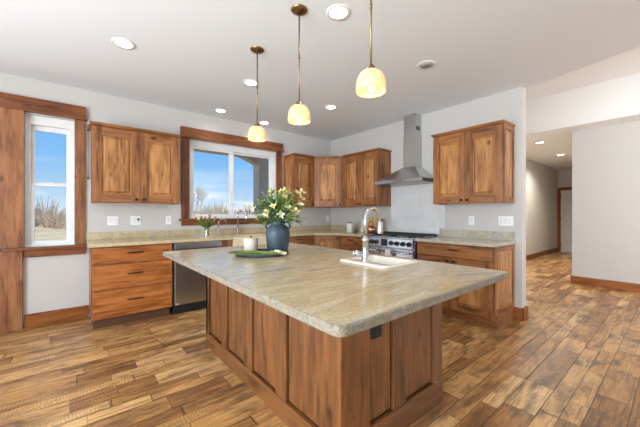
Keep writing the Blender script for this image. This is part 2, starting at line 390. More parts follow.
# window 1: double hung
def ring(mb, x0, x1, z0, z1, y0, y1, w, mat=0, wt=None, wb=None):
    wt = w if wt is None else wt; wb = w if wb is None else wb
    mb.box(x0, x0 + w, y0, y1, z0, z1, mat, .003); mb.box(x1 - w, x1, y0, y1, z0, z1, mat, .003)
    mb.box(x0 + w, x1 - w, y0, y1, z1 - wt, z1, mat, .003); mb.box(x0 + w, x1 - w, y0, y1, z0, z0 + wb, mat, .003)
    return mb
w1 = MB(); ring(w1, -4.476, -4.053, .878, 2.356, .045, .14, .045, wt=.10)
w1o = struct('window_1', w1, VINYL)
ring(MB(), -4.431, -4.098, .905, 1.60, .06, .09, .03, wb=.03).build('lower_sash', VINYL, w1o)
ring(MB(), -4.431, -4.098, 1.585, 2.256, .095, .125, .03, wt=.055).build('upper_sash', VINYL, w1o)
MB().box(-4.42, -4.11, .073, .077, .93, 1.58).build('pane', PANE, w1o)
MB().box(-4.42, -4.11, .108, .112, 1.61, 2.21).build('pane', PANE, w1o)
MB().box(-4.28, -4.24, .045, .062, 1.598, 1.612, 0, .002).build('sash_lock', PLATE, w1o)
w2 = MB(); ring(w2, -2.764, -1.3, 1.17, 2.345, .045, .14, .05, wt=.09)
w2o = struct('window_2', w2, VINYL)
ring(MB(), -2.714, -2.06, 1.215, 2.26, .06, .085, .032).build('left_sash', VINYL, w2o)
ring(MB(), -2.12, -1.35, 1.215, 2.26, .09, .12, .032).build('right_sash', VINYL, w2o)
MB().box(-2.69, -2.08, .071, .074, 1.24, 2.24).build('pane', PANE, w2o)
MB().box(-2.10, -1.37, .104, .107, 1.24, 2.24).build('pane', PANE, w2o)
MB().box(-2.10, -2.085, .045, .062, 1.60, 1.68, 0, .002).build('sash_latch', PLATE, w2o)
# patio door beyond the left edge of the photograph
w3 = MB(); ring(w3, -6.3, -4.86, .0, 2.36, .045, .14, .05)
w3o = struct('door_1', w3, VINYL)
ring(MB(), -6.25, -5.56, .05, 2.31, .06, .085, .06).build('sliding_panel', VINYL, w3o)
ring(MB(), -5.62, -4.91, .05, 2.31, .09, .115, .06).build('fixed_panel', VINYL, w3o)
MB().box(-6.2, -5.6, .071, .074, .1, 2.26).build('pane', PANE, w3o)
MB().box(-5.57, -4.96, .102, .105, .1, 2.26).build('pane', PANE, w3o)

# hall door
d = MB(); d.box(8.52, 8.56, -2.82, -1.98, .01, 2.04)
D2 = frame(8.52, -1.98, 0, -90)
d.M = D2
def door_field(d, u0, u1, v0, v1): d.frustum(u0, u1, v0, v1, -.001, -.009, .03)
for (v0, v1) in ((.20, .85), (1.0, 1.55), (1.68, 1.93)):
    for (u0, u1) in ((.10, .38), (.46, .74)): door_field(d, u0, u1, v0, v1)
d2o = struct('door_2', d, DOORP)
MB().lathe([(.012, 0), (.012, .03), (.028, .045), (.028, .06), (.01, .07)], (0, 0, 0), 12).build('tmp', NICKEL).name
_k = bpy.data.objects['tmp']; _k.name = 'door_knob'; _k.parent = d2o; _k.rotation_euler = (0, -PI / 2, 0); _k.location = Vector((8.515, -2.75, .95)) - d2o.location
for v in (.25, 1.1, 1.85): MB(D2).box(-.012, .008, -.008, .0, v - .05, v + .05).build('hinge', BRONZE, d2o)
mb = MB(); mb.box(8.478, 8.5, -1.985, -1.9, 0, 2.13, 0, .003); mb.box(8.478, 8.5, -2.91, -2.815, 0, 2.04, 0, .003); mb.box(8.478, 8.5, -2.91, -1.985, 2.04, 2.14, 1, .003)
struct('trim_9', mb, [B_H, B_Y])

# ------------------------------------------------------------------ cabinet helpers
def panel_door(mb, u0, u1, v0, v1, th=.02, st=.072, rl=None, g=.0015, mats=(0, 1)):
    rl = rl or st; a, b = mats
    u0 += g; u1 -= g; v0 += g; v1 -= g
    mb.box(u0, u0 + st, -th, 0, v0, v1, a, .002); mb.box(u1 - st, u1, -th, 0, v0, v1, a, .002)
    mb.box(u0 + st, u1 - st, -th, 0, v0, v0 + rl, b, .002); mb.box(u0 + st, u1 - st, -th, 0, v1 - rl, v1, b, .002)
    mb.box(u0 + st, u1 - st, -.002, 0, v0 + rl, v1 - rl, 2)
    mb.frustum(u0 + st + .012, u1 - st - .012, v0 + rl + .012, v1 - rl - .012, -.0021, -th + .001, .020, 2)
    return mb
def knob(M, u, v, parent, w=-.02):
    mb = MB(M @ Matrix.Translation((u, w, v)) @ Matrix.Rotation(PI / 2, 4, 'X'))
    mb.lathe([(.009, 0), (.006, .004), (.006, .014), (.015, .020), (.016, .026), (.010, .031)], (0, 0, 0), 14)
    return mb.build('knob', BRONZE, parent)
def pull(M, u, v, parent, L=.13, w=-.02):
    mb = MB(M)
    for s in (-1, 1): mb.tube([(u + s * L * .38, w + .001, v), (u + s * L * .38, w - .024, v)], .005, 8)
    mb.tube([(u - L / 2, w - .022, v), (u - L * .38, w - .027, v), (u, w - .03, v), (u + L * .38, w - .027, v), (u + L / 2, w - .022, v)], [.004, .006, .007, .006, .004], 10)
    return mb.build('handle', BRONZE, parent)
def slab(mb, u0, u1, v0, v1, mat=1, th=.02): return mb.box(u0 + .002, u1 - .002, -th, 0, v0 + .002, v1 - .002, mat, .004)
def wall_cabinet(label, x, y, deg, w, z0, z1, depth, doors, knobs, ends=(), H_=W_H, crown=None, group='wall cabinets of stained alder'):
    """x,y = front left corner in its frame; ends: 'l' / 'r' get a raised end panel"""
    M = frame(x, y, 0, deg); rt = thing('wall_cabinet', label, 'cabinet', (x, y, z0), group)
    rot = {0: (W_V, W_H, W_P), -90: (W_V, W_Y, W_P), -45: (W_V, W_H, W_P)}[deg]
    mb = MB(M); mb.box(0, w, 0, depth, z0 + .02, z1, 0); mb.build('body', rot, rt)
    mb = MB(M); mb.box(.0, w, 0, .02, z0, z0 + .02, 1, .002)
    mb.box(0.0, .018, .02, depth, z0, z0 + .02, 0); mb.box(w - .018, w, .02, depth, z0, z0 + .02, 0); mb.build('light_rail', rot, rt)
    n = len(doors) - 1
    for i in range(n):
        d = panel_door(MB(M), doors[i], doors[i + 1], z0 + .008, z1 - .008, st=.088, rl=.098).build('door', rot, rt)
        if knobs[i] is not None: knob(M, knobs[i], z0 + .045, d)
    cr = MB(M); a, b = (crown or (.022, .022))
    prof = [(0, 0), (.010, .004), (.014, .012), (.024, .020), (.026, .030)]
    rings = [[(-a * (o / .026), -.02 - o, z1 + h), (w + b * (o / .026), -.02 - o, z1 + h), (w + b * (o / .026), depth, z1 + h), (-a * (o / .026), depth, z1 + h)] for o, h in prof]
    cr.loft(rings, 1, False); cr.build('crown_moulding', rot, rt)
    return rt, M
# uppers
def end_panel(rt, M, u0, u1, v0, v1, mats): panel_door(MB(M), u0, u1, v0, v1, th=.012, st=.055).build('end_panel', mats, rt)
c, M = wall_cabinet('two-door knotty alder wall cabinet left of the sink window', -3.90, -.31, 0, .925, 1.38, 2.265, .31, [0, .47, .925], [.43, .51])
c, M = wall_cabinet('narrow single-door wall cabinet right of the sink window, glare on its end panel', -1.135, -.31, 0, .43, 1.375, 2.265, .31, [0, .43], [.395], crown=(.022, 0))
end_panel(c, frame(-1.135, 0, 0, -90), 0, .31, 1.375, 2.265, (W_V, W_Y, W_P))
# diagonal corner wall cabinet
def corner_unit(rt, pts, z0, z1, mats, name='body'): MB().prism(pts, z0, z1).build(name, mats, rt)
rt = thing('wall_cabinet', 'diagonal corner wall cabinet with a single raised-panel door', 'cabinet', (-.5, -.5, 1.375), 'wall cabinets of stained alder')
a, b = Vector((-.703, -.33)), Vector((-.33, -.672))
corner_unit(rt, [(-.702, -.003), (-.702, -.31), (-.31, -.68), (-.003, -.68), (-.003, -.003)], 1.375, 2.265, (W_V, W_H, W_P))
L = (b - a).length; ang = math.degrees(math.atan2(b.y - a.y, b.x - a.x))
MD = frame(-.703, -.312, 0, math.degrees(math.atan2(-.37, .393))); LD = math.hypot(.37, .393)
dd = panel_door(MB(MD), .03, LD - .03, 1.383, 2.257, st=.088, rl=.098).build('door', (W_V, W_H, W_P), rt); knob(MD, LD - .06, 1.42, dd)
MB().prism([(-.703, -.31), (-.714, -.345), (-.335, -.70), (-.30, -.68)], 2.265, 2.293).build('crown_moulding', (W_V, W_H, W_P), rt)
c, M = wall_cabinet('two-door wall cabinet between the corner and the range hood', -.31, -.685, -90, .815, 1.375, 2.265, .31, [0, .41, .815], [.375, .445], crown=(0, .022))
c, M = wall_cabinet('two-door wall cabinet right of the range hood, with a panelled end', -.31, -2.441, -90, .845, 1.378, 2.275, .31, [0, .42, .845], [.385, .455])
end_panel(c, frame(-.31, -3.286, 0, 0), 0, .31, 1.378, 2.275, (W_V, W_H, W_P))

# base cabinets, left run
CT = .932; CB = .894
def base_root(label, loc, group='base cabinets of stained alder'): return thing('base_cabinet', label, 'cabinet', loc, group)
rt = base_root('three-drawer base cabinet at the left end of the window wall', (-3.5, -.3, 0)); M = frame(-3.918, -.59)
MB(M).box(0, .796, 0, .585, .11, CB).build('body', (W_V, D_V), rt)
MB(M).box(.02, .78, .07, .585, 0, .11).build('toe_kick', DARKGAP, rt)
for v0, v1 in ((.700, .880), (.425, .690), (.118, .415)):
    dr = slab(MB(M), .012, .785, v0, v1).build('drawer', (W_V, D_V), rt); pull(M, .40, (v0 + v1) / 2 + .025, dr, .16)
# dishwasher
rt = thing('dishwasher', 'stainless steel dishwasher between the drawers and the sink cabinet', 'dishwasher', (-2.81, -.3, 0)); M = frame(-3.118, -.585)
MB(M).box(.005, .61, .0, .57, .06, CB - .004).build('body', BLACK, rt)
dw = MB(M).box(.012, .603, -.045, -.001, .125, .80, 0, .006).build('door', STEELV, rt)
MB(M).box(.012, .603, -.04, -.001, .81, .884, 0, .005).build('control_panel', STEEL, rt)
MB(M).box(.008, .607, .03, .06, .0, .115).build('kick_plate', BLACK, rt)
MB(M).box(.03, .055, -.0462, -.0452, .135, .145).build('badge', PLATE, dw)
# sink cabinet with apron-front sink
rt = base_root('sink base cabinet under the apron-front sink', (-2.03, -.3, 0)); M = frame(-2.505, -.59)
mb = MB(M); mb.box(0, .955, 0, .585, .11, .66); mb.box(0, .15, 0, .585, .66, CB); mb.box(.86, .955, 0, .585, .66, CB); mb.build('body', (W_V, W_H, W_P), rt)
MB(M).box(.02, .93, .07, .585, 0, .11).build('toe_kick', DARKGAP, rt)
for u0, u1, k in ((.01, .475, .43), (.48, .945, .53)):
    dd = panel_door(MB(M), u0, u1, .12, .65).build('door', (W_V, W_H, W_P), rt); knob(M, k, .60, dd)
rt = thing('apron_sink', 'biscuit coloured apron-front sink under the window', 'sink', (-2.0, -.35, .67))
mb = MB(); mb.box(-2.35, -1.65, -.665, -.635, .675, .925, 0, .008); mb.box(-2.35, -2.325, -.635, -.14, .675, .925, 0, .004); mb.box(-1.675, -1.65, -.635, -.14, .675, .925, 0, .004)
mb.box(-2.325, -1.675, -.165, -.14, .675, .925, 0, .004); mb.box(-2.325, -1.675, -.635, -.165, .675, .70, 0); mb.build('basin', FIRECLAY, rt)
MB().lathe([(.045, 0), (.045, .004), (.03, .002)], (-2.0, -.4, .70), 20).build('drain', NICKEL, rt)
# cabinets to the corner
rt = base_root('drawer-and-door base cabinet right of the apron-front sink', (-1.2, -.3, 0)); M = frame(-1.545, -.59)
MB(M).box(0, .63, 0, .585, .11, CB).build('body', (W_V, W_H, W_P), rt); MB(M).box(0, .63, .07, .585, 0, .11).build('toe_kick', DARKGAP, rt)
dr = slab(MB(M), .01, .62, .76, .882).build('drawer', (W_V, W_H, W_P), rt); pull(M, .32, .84, dr)
for u0, u1, k in ((.01, .313, .28), (.317, .62, .35)):
    dd = panel_door(MB(M), u0, u1, .12, .75).build('door', (W_V, W_H, W_P), rt); knob(M, k, .70, dd)
rt = base_root('diagonal corner base cabinet where the two counters meet', (-.45, -.45, 0))
corner_unit(rt, [(-.912, -.004), (-.912, -.59), (-.59, -.912), (-.004, -.912), (-.004, -.004)], .11, CB, (W_V, W_H, W_P))
MB().prism([(-.914, -.02), (-.914, -.52), (-.52, -.914), (-.02, -.914), (-.02, -.02)], 0, .11).build('toe_kick', DARKGAP, rt)
MC = frame(-.914, -.592, 0, -45); LC = .324 * math.sqrt(2)
dd = panel_door(MB(MC), .02, LC - .02, .12, .882).build('door', (W_V, W_H, W_P), rt); knob(MC, LC - .06, .84, dd)
rt = base_root('drawer-and-door base cabinet left of the range', (-.3, -1.2, 0)); M = frame(-.59, -.92, 0, -90)
MB(M).box(0, .505, 0, .585, .11, CB).build('body', (W_V, W_Y, W_P), rt); MB(M).box(0, .505, .07, .585, 0, .11).build('toe_kick', DARKGAP, rt)
dr = slab(MB(M), .01, .495, .745, .882).build('drawer', (W_V, W_Y, W_P), rt); pull(M, .25, .83, dr)
dd = panel_door(MB(M), .01, .495, .12, .735).build('door', (W_V, W_Y, W_P), rt); knob(M, .45, .69, dd)
# right base
rt = base_root('base cabinet right of the range with one wide drawer and panelled end', (-.3, -2.83, 0)); M = frame(-.59, -2.365, 0, -90)
MB(M).box(0, .925, 0, .585, .11, CB).build('body', (W_V, W_Y, W_P), rt); mb = MB(M); mb.box(0, .91, .07, .585, 0, .11); mb.box(.91, .937, .07, .585, 0, .145, 0, .003); mb.build('toe_kick', (W_Y, W_H), rt)
dr = slab(MB(M), .01, .92, .735, .882).build('drawer', (W_V, W_Y, W_P), rt); pull(M, .50, .825, dr, .15)
for u0, u1, k in ((.01, .463, .425), (.467, .92, .505)):
    dd = panel_door(MB(M), u0, u1, .12, .728).build('door', (W_V, W_Y, W_P), rt); knob(M, k, .69, dd)
end_panel(rt, frame(-.59, -3.29), 0, .585, .145, CB, (W_V, W_H, W_P))

# counters
def slab_poly(name, poly, z0, z1, mats, label, cat, bev=.006, edge=None):
    mb = MB(); mb.prism(poly, z0, z1)
    es = [e for e in mb.bm.edges if abs(e.verts[0].co.z - e.verts[1].co.z) < 1e-5]
    bmesh.ops.bevel(mb.bm, geom=es, offset=bev, segments=3, profile=.5, affect='EDGES')
    if edge is not None:
        for f in mb.bm.faces:
            f.normal_update()
            if abs(f.normal.z) < .8: f.material_index = edge
    o = mb.build(name, mats); o['label'] = label; o['category'] = cat; return o
w = slab_poly('worktop', [(-3.95, -.001), (-3.95, -.64), (-2.352, -.64), (-2.352, -.135), (-1.648, -.135), (-1.648, -.64), (-.93, -.64), (-.64, -.93), (-.64, -1.43), (-.001, -1.43), (-.001, -.001)], CB, CT, [G_CNT], 'speckled granite counter running under the window and round the corner', 'countertop')
mb = MB(); mb.box(-3.93, -.022, -.022, 0, CT, 1.025, 0, .003); mb.box(-.022, 0, -1.43, 0, CT, 1.025, 0, .003); mb.build('backsplash', [G_CNT], w)
w = slab_poly('worktop', [(0, -2.362), (-.64, -2.362), (-.64, -3.315), (0, -3.315)], CB, CT, [G_GRY], 'short granite counter right of the range', 'countertop')
MB().box(-.022, 0, -3.31, -2.362, CT, 1.035, 0, .003).build('backsplash', [G_GRY], w)

# ------------------------------------------------------------------ island
rt = thing('kitchen_island', 'large alder island with framed panels on its sides', 'kitchen island', (-2.63, -2.62, 0))
IX0, IX1, IY0, IY1 = -3.08, -2.15, -3.55, -1.68; IZ = .879
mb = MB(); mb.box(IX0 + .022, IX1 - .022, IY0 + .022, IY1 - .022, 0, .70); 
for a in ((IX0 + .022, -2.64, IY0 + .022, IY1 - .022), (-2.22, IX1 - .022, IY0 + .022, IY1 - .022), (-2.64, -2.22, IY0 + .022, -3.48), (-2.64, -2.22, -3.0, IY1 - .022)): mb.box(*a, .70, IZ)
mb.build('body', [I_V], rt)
def panel_side(M, stiles, total, zt, skirt=.125, mats=None, name='side_panel'):
    mb = MB(M)
    mb.box(0, total, 0, .018, skirt, zt, 0)                       # recessed boards
    for a, b in stiles: mb.box(a, b, -.004 - .018 + .0, .002, skirt, zt, 0, .003)
    mb.box(-.002, total + .002, -.026, .018, .0, skirt, 1, .005)
    mb.box(0, total, -.022, .002, zt - .05, zt, 1, .003)
    for (a, b), (c_, d_) in zip(stiles, stiles[1:]):
        mb.frustum(b + .007, c_ - .007, skirt + .007, zt - .057, .0, -.010, .010, 0)
    return mb.build(name, mats, rt)
# left side (u runs toward the camera, along -Y)
LT = IY1 - IY0
st = [(0, .07), (.385, .50), (.815, .95), (1.275, 1.395), (1.745, LT)]
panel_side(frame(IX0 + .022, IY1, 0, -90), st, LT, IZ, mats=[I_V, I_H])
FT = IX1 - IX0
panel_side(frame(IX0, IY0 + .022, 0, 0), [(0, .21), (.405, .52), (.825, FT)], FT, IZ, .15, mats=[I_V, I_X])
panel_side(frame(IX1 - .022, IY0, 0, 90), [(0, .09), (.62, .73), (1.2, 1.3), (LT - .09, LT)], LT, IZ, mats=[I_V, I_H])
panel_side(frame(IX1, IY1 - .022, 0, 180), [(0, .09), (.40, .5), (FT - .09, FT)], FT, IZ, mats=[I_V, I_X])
o = MB(); o.box(-2.868, -2.79, IY0 - .008, IY0 + .0, .60, .705, 0, .002); o = o.build('power_outlet', BLACK, rt)
for z in (.63, .675): MB().box(-2.843, -2.815, IY0 - .0095, IY0 - .008, z - .014, z + .014, 0, .001).build('socket', IRON, o)
# slab with rounded corners and sink cut-out
def rrect(x0, x1, y0, y1, r, n=6):
    pts = []
    for cx, cy, a0 in ((x1 - r, y1 - r, 0), (x0 + r, y1 - r, 90), (x0 + r, y0 + r, 180), (x1 - r, y0 + r, 270)):
        for k in range(n + 1):
            a = math.radians(a0 + 90 * k / n); pts.append((cx + r * math.cos(a), cy + r * math.sin(a)))
    return pts
def slab_with_hole(x0, x1, y0, y1, hx0, hx1, hy0, hy1, z0, z1, r):
    mb = MB(); out = rrect(x0, x1, y0, y1, r); n = len(out)
    hole = [(hx1, hy1), (hx0, hy1), (hx0, hy0), (hx1, hy0)]
    q = n // 4
    b = .006
    rings = []
    cx, cy = (x0 + x1) / 2, (y0 + y1) / 2
    def inset(p, d): 
        v = Vector((p[0] - cx, p[1] - cy)); return (p[0] - math.copysign(min(abs(v.x), d), v.x), p[1] - math.copysign(min(abs(v.y), d), v.y))
    Vt = [mb.v((*inset(p, b), z1)) for p in out]; Vm = [mb.v((*p, z1 - b)) for p in out]; Vl = [mb.v((*p, z0 + b)) for p in out]; Vb = [mb.v((*inset(p, b), z0)) for p in out]
    ht = [mb.v((*p, z1)) for p in hole]; hb = [mb.v((*p, z0)) for p in hole]
    for i in range(n):
        j = (i + 1) % n
        mb.face([Vt[i], Vm[i], Vm[j], Vt[j]], 1, True); mb.face([Vm[i], Vl[i], Vl[j], Vm[j]], 1, False); mb.face([Vl[i], Vb[i], Vb[j], Vl[j]], 1, True)
    for V, h, fl in ((Vt, ht, 0), (Vb, hb, 1)):
        for k in range(4):
            seg = V[k * q:(k + 1) * q]
            for a_, b_ in zip(seg, seg[1:]): mb.face([h[k], a_, b_], 0)
            nx = V[((k + 1) * q) % n]
            mb.face([h[k], seg[-1], nx, h[(k + 1) % 4]], 0)
    for k in range(4): mb.face([ht[k], ht[(k + 1) % 4], hb[(k + 1) % 4], hb[k]], 0)
    return mb
SX0, SX1, SY0, SY1 = -2.615, -2.25, -3.445, -3.03
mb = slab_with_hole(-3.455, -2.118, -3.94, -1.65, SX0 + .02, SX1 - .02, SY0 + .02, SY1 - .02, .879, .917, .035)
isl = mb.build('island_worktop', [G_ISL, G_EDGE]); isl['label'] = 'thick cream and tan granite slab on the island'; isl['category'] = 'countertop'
# prep sink
rt = thing('prep_sink', 'white drop-in prep sink set into the island granite', 'sink', (-2.42, -3.24, .76))
mb = MB()
def rr(x0, x1, y0, y1, r, z): return [(x, y, z) for x, y in rrect(x0, x1, y0, y1, r, 5)]
e = .0
mb.loft([rr(SX0 + .03, SX1 - .03, SY0 + .03, SY1 - .03, .03, .917), rr(SX0, SX1, SY0, SY1, .03, .9175), rr(SX0, SX1, SY0, SY1, .03, .926), rr(SX0 + .006, SX1 - .006, SY0 + .006, SY1 - .006, .03, .930),
         rr(SX0 + .085, SX1 - .025, SY0 + .025, SY1 - .025, .03, .930), rr(SX0 + .09, SX1 - .03, SY0 + .03, SY1 - .03, .03, .924), rr(SX0 + .10, SX1 - .04, SY0 + .04, SY1 - .04, .03, .76), rr(SX0 + .12, SX1 - .06, SY0 + .06, SY1 - .06, .03, .75)], 0, True, cap=False)
f = mb.bm.faces; n_ = 24
mb.bm.verts.ensure_lookup_table(); mb.face([mb.bm.verts[i] for i in range(len(mb.bm.verts) - 24, len(mb.bm.verts))])
mb.build('basin', PORC, rt)
MB().lathe([(.04, 0), (.04, .004), (.025, .002)], (-2.39, -3.24, .7505), 20).build('drain', NICKEL, rt)
# island faucet: tall arch, spray head, side handle
rt = thing('kitchen_faucet', 'tall brushed nickel arched faucet at the island prep sink', 'faucet', (-2.552, -3.228, .93))
fx, fy = -2.552, -3.228; fd = Vector((.95, .1, 0)).normalized()
MB().lathe([(.030, .0), (.030, .008), (.024, .014), (.024, .05), (.021, .06), (.0205, .135), (.026, .14), (.026, .152), (.0165, .16), (.015, .175)], (fx, fy, .93), 24).build('faucet_body', NICKEL, rt)
R_ = .088; pts = [Vector((fx, fy, 1.10)), Vector((fx, fy, 1.20))]
for k in range(0, 15):
    a = PI - PI * k / 14 * 1.0; pts.append(Vector((fx, fy, 1.20)) + fd * (R_ + R_ * math.cos(a)) + Vector((0, 0, R_ * math.sin(a))))
MB().tube(pts, [.0135] * len(pts), 14).build('spout', NICKEL, rt)
tp = pts[-1]; MB().lathe([(.013, 0), (.019, -.012), (.020, -.05), (.023, -.085), (.021, -.092), (.012, -.094)][::-1], tuple(tp), 20).build('spray_head', NICKEL, rt)
hd = Vector((-.773, .635, 0)); hp = Vector((fx, fy, .985))
mb = MB(); mb.tube([hp + hd * .015, hp + hd * .04, hp + hd * .042, hp + hd * .068], [.017, .017, .023, .022], 16); mb.tube([hp + hd * .068, hp + hd * .08, hp + hd * .086], [.014, .016, .012], 12)
mb.build('lever_handle', CHROME, rt)

# ------------------------------------------------------------------ range
RY0, RY1 = -2.352, -1.438; M = frame(-.62, RY1, 0, -90); RW = RY1 - RY0
rt = thing('range_cooker', 'wide stainless steel gas range with a row of knobs', 'range', (-.33, -1.9, 0))
MB(M).box(0, RW, .0, .60, .05, .912, 0, .003).build('body', STEELB, rt)
for u in (.05, RW - .05):
    for w_ in (.05, .54): MB(M).lathe([(.02, 0), (.02, .05)], (u, w_, 0), 12).build('foot', BLACK, rt)
MB(M).box(.0, RW, -.03, .60, .912, .928, 0, .004).build('cooktop', STEELB, rt)
cp = MB(M); cp.box(.004, RW - .004, -.045, -.001, .785, .911, 0, .006); cp = cp.build('control_panel', STEELB, rt)
dsp = MB(M).box(.395, .505, -.049, -.044, .80, .897, 0, .002).build('display', plain('display_blue_black', (.01, .02, .05), .1), rt)
for u in (.055, .14, .225, .31, .57, .665, .76, .855):
    mb = MB(M @ Matrix.Translation((u, -.045, .846)) @ Matrix.Rotation(PI / 2, 4, 'X'))
    mb.lathe([(.032, 0), (.032, .006), (.026, .008), (.024, .034), (.018, .040)], (0, 0, 0), 20)
    mb.box(-.004, .004, -.022, .022, .036, .046, 0, .001); mb.build('knob', [BLACK if u > .6 else IRON], cp)
# two oven doors
for u0, u1 in ((.006, .35), (.36, RW - .006)):
    dd = MB(M).box(u0, u1, -.035, -.001, .17, .772, 0, .006).build('oven_door', STEELB, rt)
    MB(M).box(u0 + .055, u1 - .055, -.038, -.034, .33, .67, 0, .002).build('oven_window', plain('oven_glass', (.012, .013, .016), .08), dd)
    mb = MB(M); 
    for u in (u0 + .04, u1 - .04): mb.tube([(u, -.034, .728), (u, -.075, .728)], .008, 10)
    mb.tube([(u0 + .02, -.078, .728), (u1 - .02, -.078, .728)], .012, 12); mb.build('handle', CHROME, dd)
MB(M).box(.006, RW - .006, -.02, -.001, .06, .16, 0, .004).build('storage_drawer', STEELB, rt)
for k in range(3):
    a = .02 + k * .295; b = a + .285; mb = MB(M); z = .962
    for u in (a, (a + b) / 2, b): mb.box(u - .006, u + .006, .03, .56, z - .012, z, 0, .002)
    for w_ in (.03, .16, .295, .43, .56): mb.box(a - .006, b + .006, w_ - .006, w_ + .006, z - .012, z, 0, .002)
    for u in (a, b):
        for w_ in (.03, .56): mb.box(u - .006, u + .006, w_ - .006, w_ + .006, .928, z - .01, 0)
    mb.build('grate', IRON, rt)
    for w_ in (.16, .43):
        MB(M).lathe([(.05, .0), (.045, .008), (.03, .009), (.03, .016), (.005, .018)], ((a + b) / 2, w_, .928), 20).build('burner', IRON, rt)
MB(M).box(0, RW, .572, .60, .928, .952, 0, .003).build('back_guard', STEELB, rt)
# towel
mb = MB(M); u0, u1 = .50, .60
prof = [(-.050, .57), (-.054, .67), (-.0575, .73), (-.066, .748), (-.078, .753), (-.091, .748), (-.097, .73), (-.099, .63), (-.101, .53)]
rows = []
for (w_, v) in prof: rows.append([(u0 + (u1 - u0) * k / 10, w_ + .004 * math.sin(k * 1.3) * (0 if v > .75 else 1) * (1 if w_ < -.08 else -.3), v) for k in range(11)])
mb.loft(rows, 0, True, cap=False, closed=False)
tw = mb.build('tea_towel', plain('white_linen', (.80, .76, .72), .9)); tw['label'] = 'white tea towel folded over the oven door handle'; tw['category'] = 'towel'
md = tw.modifiers.new('thick', 'SOLIDIFY'); md.thickness = .003; md.offset = 0

# splash panel
mb = MB(); mb.box(-.008, -.001, -2.36, -1.505, 1.052, 1.70); mb.box(-.008, -.001, -2.355, -1.44, .96, 1.052)
mb.box(-.0075, -.001, -2.437, -2.363, 1.052, 1.378)
sp = mb.build('splash_panel', SPLASH); sp['label'] = 'glossy pale panel on the wall behind the range'; sp['category'] = 'splashback'
# hood
HY0, HY1 = -2.355, -1.535; HC = -1.965; HD = -.455
rt = thing('range_hood', 'stainless steel chimney hood above the range', 'range hood', (-.2, HC, 1.70))
mb = MB()
def rct(x0, y0, y1, z): return [(x0, y0, z), (0, y0, z), (0, y1, z), (x0, y1, z)]
mb.loft([rct(HD, HY0, HY1, 1.705), rct(HD, HY0, HY1, 1.745), rct(HD + .03, HY0 + .06, HY1 - .06, 1.775), rct(-.19, -2.075, -1.865, 1.955)], 0, False)
mb.build('canopy', STEEL, rt)
MB().box(-.185, 0, -2.070, -1.870, 1.955, 2.43).build('lower_chimney', STEELV, rt)
MB().box(-.178, 0, -2.063, -1.877, 2.43, H).build('upper_chimney', STEELV, rt)
MB().box(HD + .03, -.03, HY0 + .03, HY1 - .03, 1.698, 1.706).build('filter', steel('filter_steel', (.3, .3, .3), 'y'), rt)
for k in range(4): MB().box(HD - .003, HD, HC - .06 + k * .035, HC - .045 + k * .035, 1.718, 1.733, 0, .001).build('button', BLACK, rt)
mb = MB()
for k in range(5): mb.box(-.14 + k * .02, -.13 + k * .02, -2.0650, -2.0628, 2.50, 2.56)
mb.build('vent_slots', IRON, rt)

# ------------------------------------------------------------------ sink faucets
def arch_faucet(name, label, x, y, h, R, r, mat, d=(0, -1), head=True, cat='faucet'):
    rt = thing(name, label, cat, (x, y, CT)); d = Vector((*d, 0)).normalized()
    MB().lathe([(r * 2.1, 0), (r * 2.1, .006), (r * 1.6, .012), (r * 1.5, .09), (r * 1.1, .1)], (x, y, CT), 18).build('faucet_body', mat, rt)
    p = [Vector((x, y, CT + .09)), Vector((x, y, CT + h - R))]
    for k in range(1, 13):
        a = PI - PI * k / 12 * .95; p.append(Vector((x, y, CT + h - R)) + d * (R + R * math.cos(a)) + Vector((0, 0, R * math.sin(a))))
    MB().tube(p, r, 10).build('spout', mat, rt)
    if head: MB().lathe([(r * 1.0, 0), (r * 1.25, .015), (r * 1.25, .07), (r * 1.0, .085)], tuple(p[-1] - Vector((0, 0, .08))), 14).build('spray_head', mat, rt)
    MB().tube([(x + r, y, CT + .05), (x + .05, y, CT + .055), (x + .09, y - .01, CT + .08)], [r * .7, r * .6, r * .5], 8).build('lever', mat, rt)
arch_faucet('kitchen_faucet', 'chrome arched faucet behind the apron sink below the window', -2.06, -.105, .37, .075, .012, CHROME, (.55, -.8))
arch_faucet('water_tap', 'small thin arched filtered-water tap left of the sink faucet', -2.37, -.105, .24, .06, .006, NICKEL, (.8, -.6), head=False, cat='faucet')

# ------------------------------------------------------------------ items on counters
GREEN = plain('leaf_green', (.11, .22, .04), .55); GREEN2 = plain('dark_leaf_green', (.04, .10, .03), .55); LIME = plain('light_leaf_green', (.30, .38, .09), .55)
CREAM = plain('cream_petal', (.80, .70, .34), .6); PINK = plain('red_pink_petal', (.46, .14, .11), .6); WHITE = plain('white_petal', (.84, .79, .64), .6)
def tulip(mb, p, d, s=1.0, mat=0):
    p = Vector(p); d = Vector(d).normalized(); a = d.cross(Vector((.3, .2, 1))).normalized(); b = d.cross(a)
    rings = []
    for t, r in ((0, .004), (.25, .015), (.55, .018), (.85, .013), (1, .007)):
        rings.append([p + d * (.045 * s * t) + (a * math.cos(k * PI / 4) + b * math.sin(k * PI / 4)) * r * s for k in range(8)])
    mb.loft(rings, mat, True)
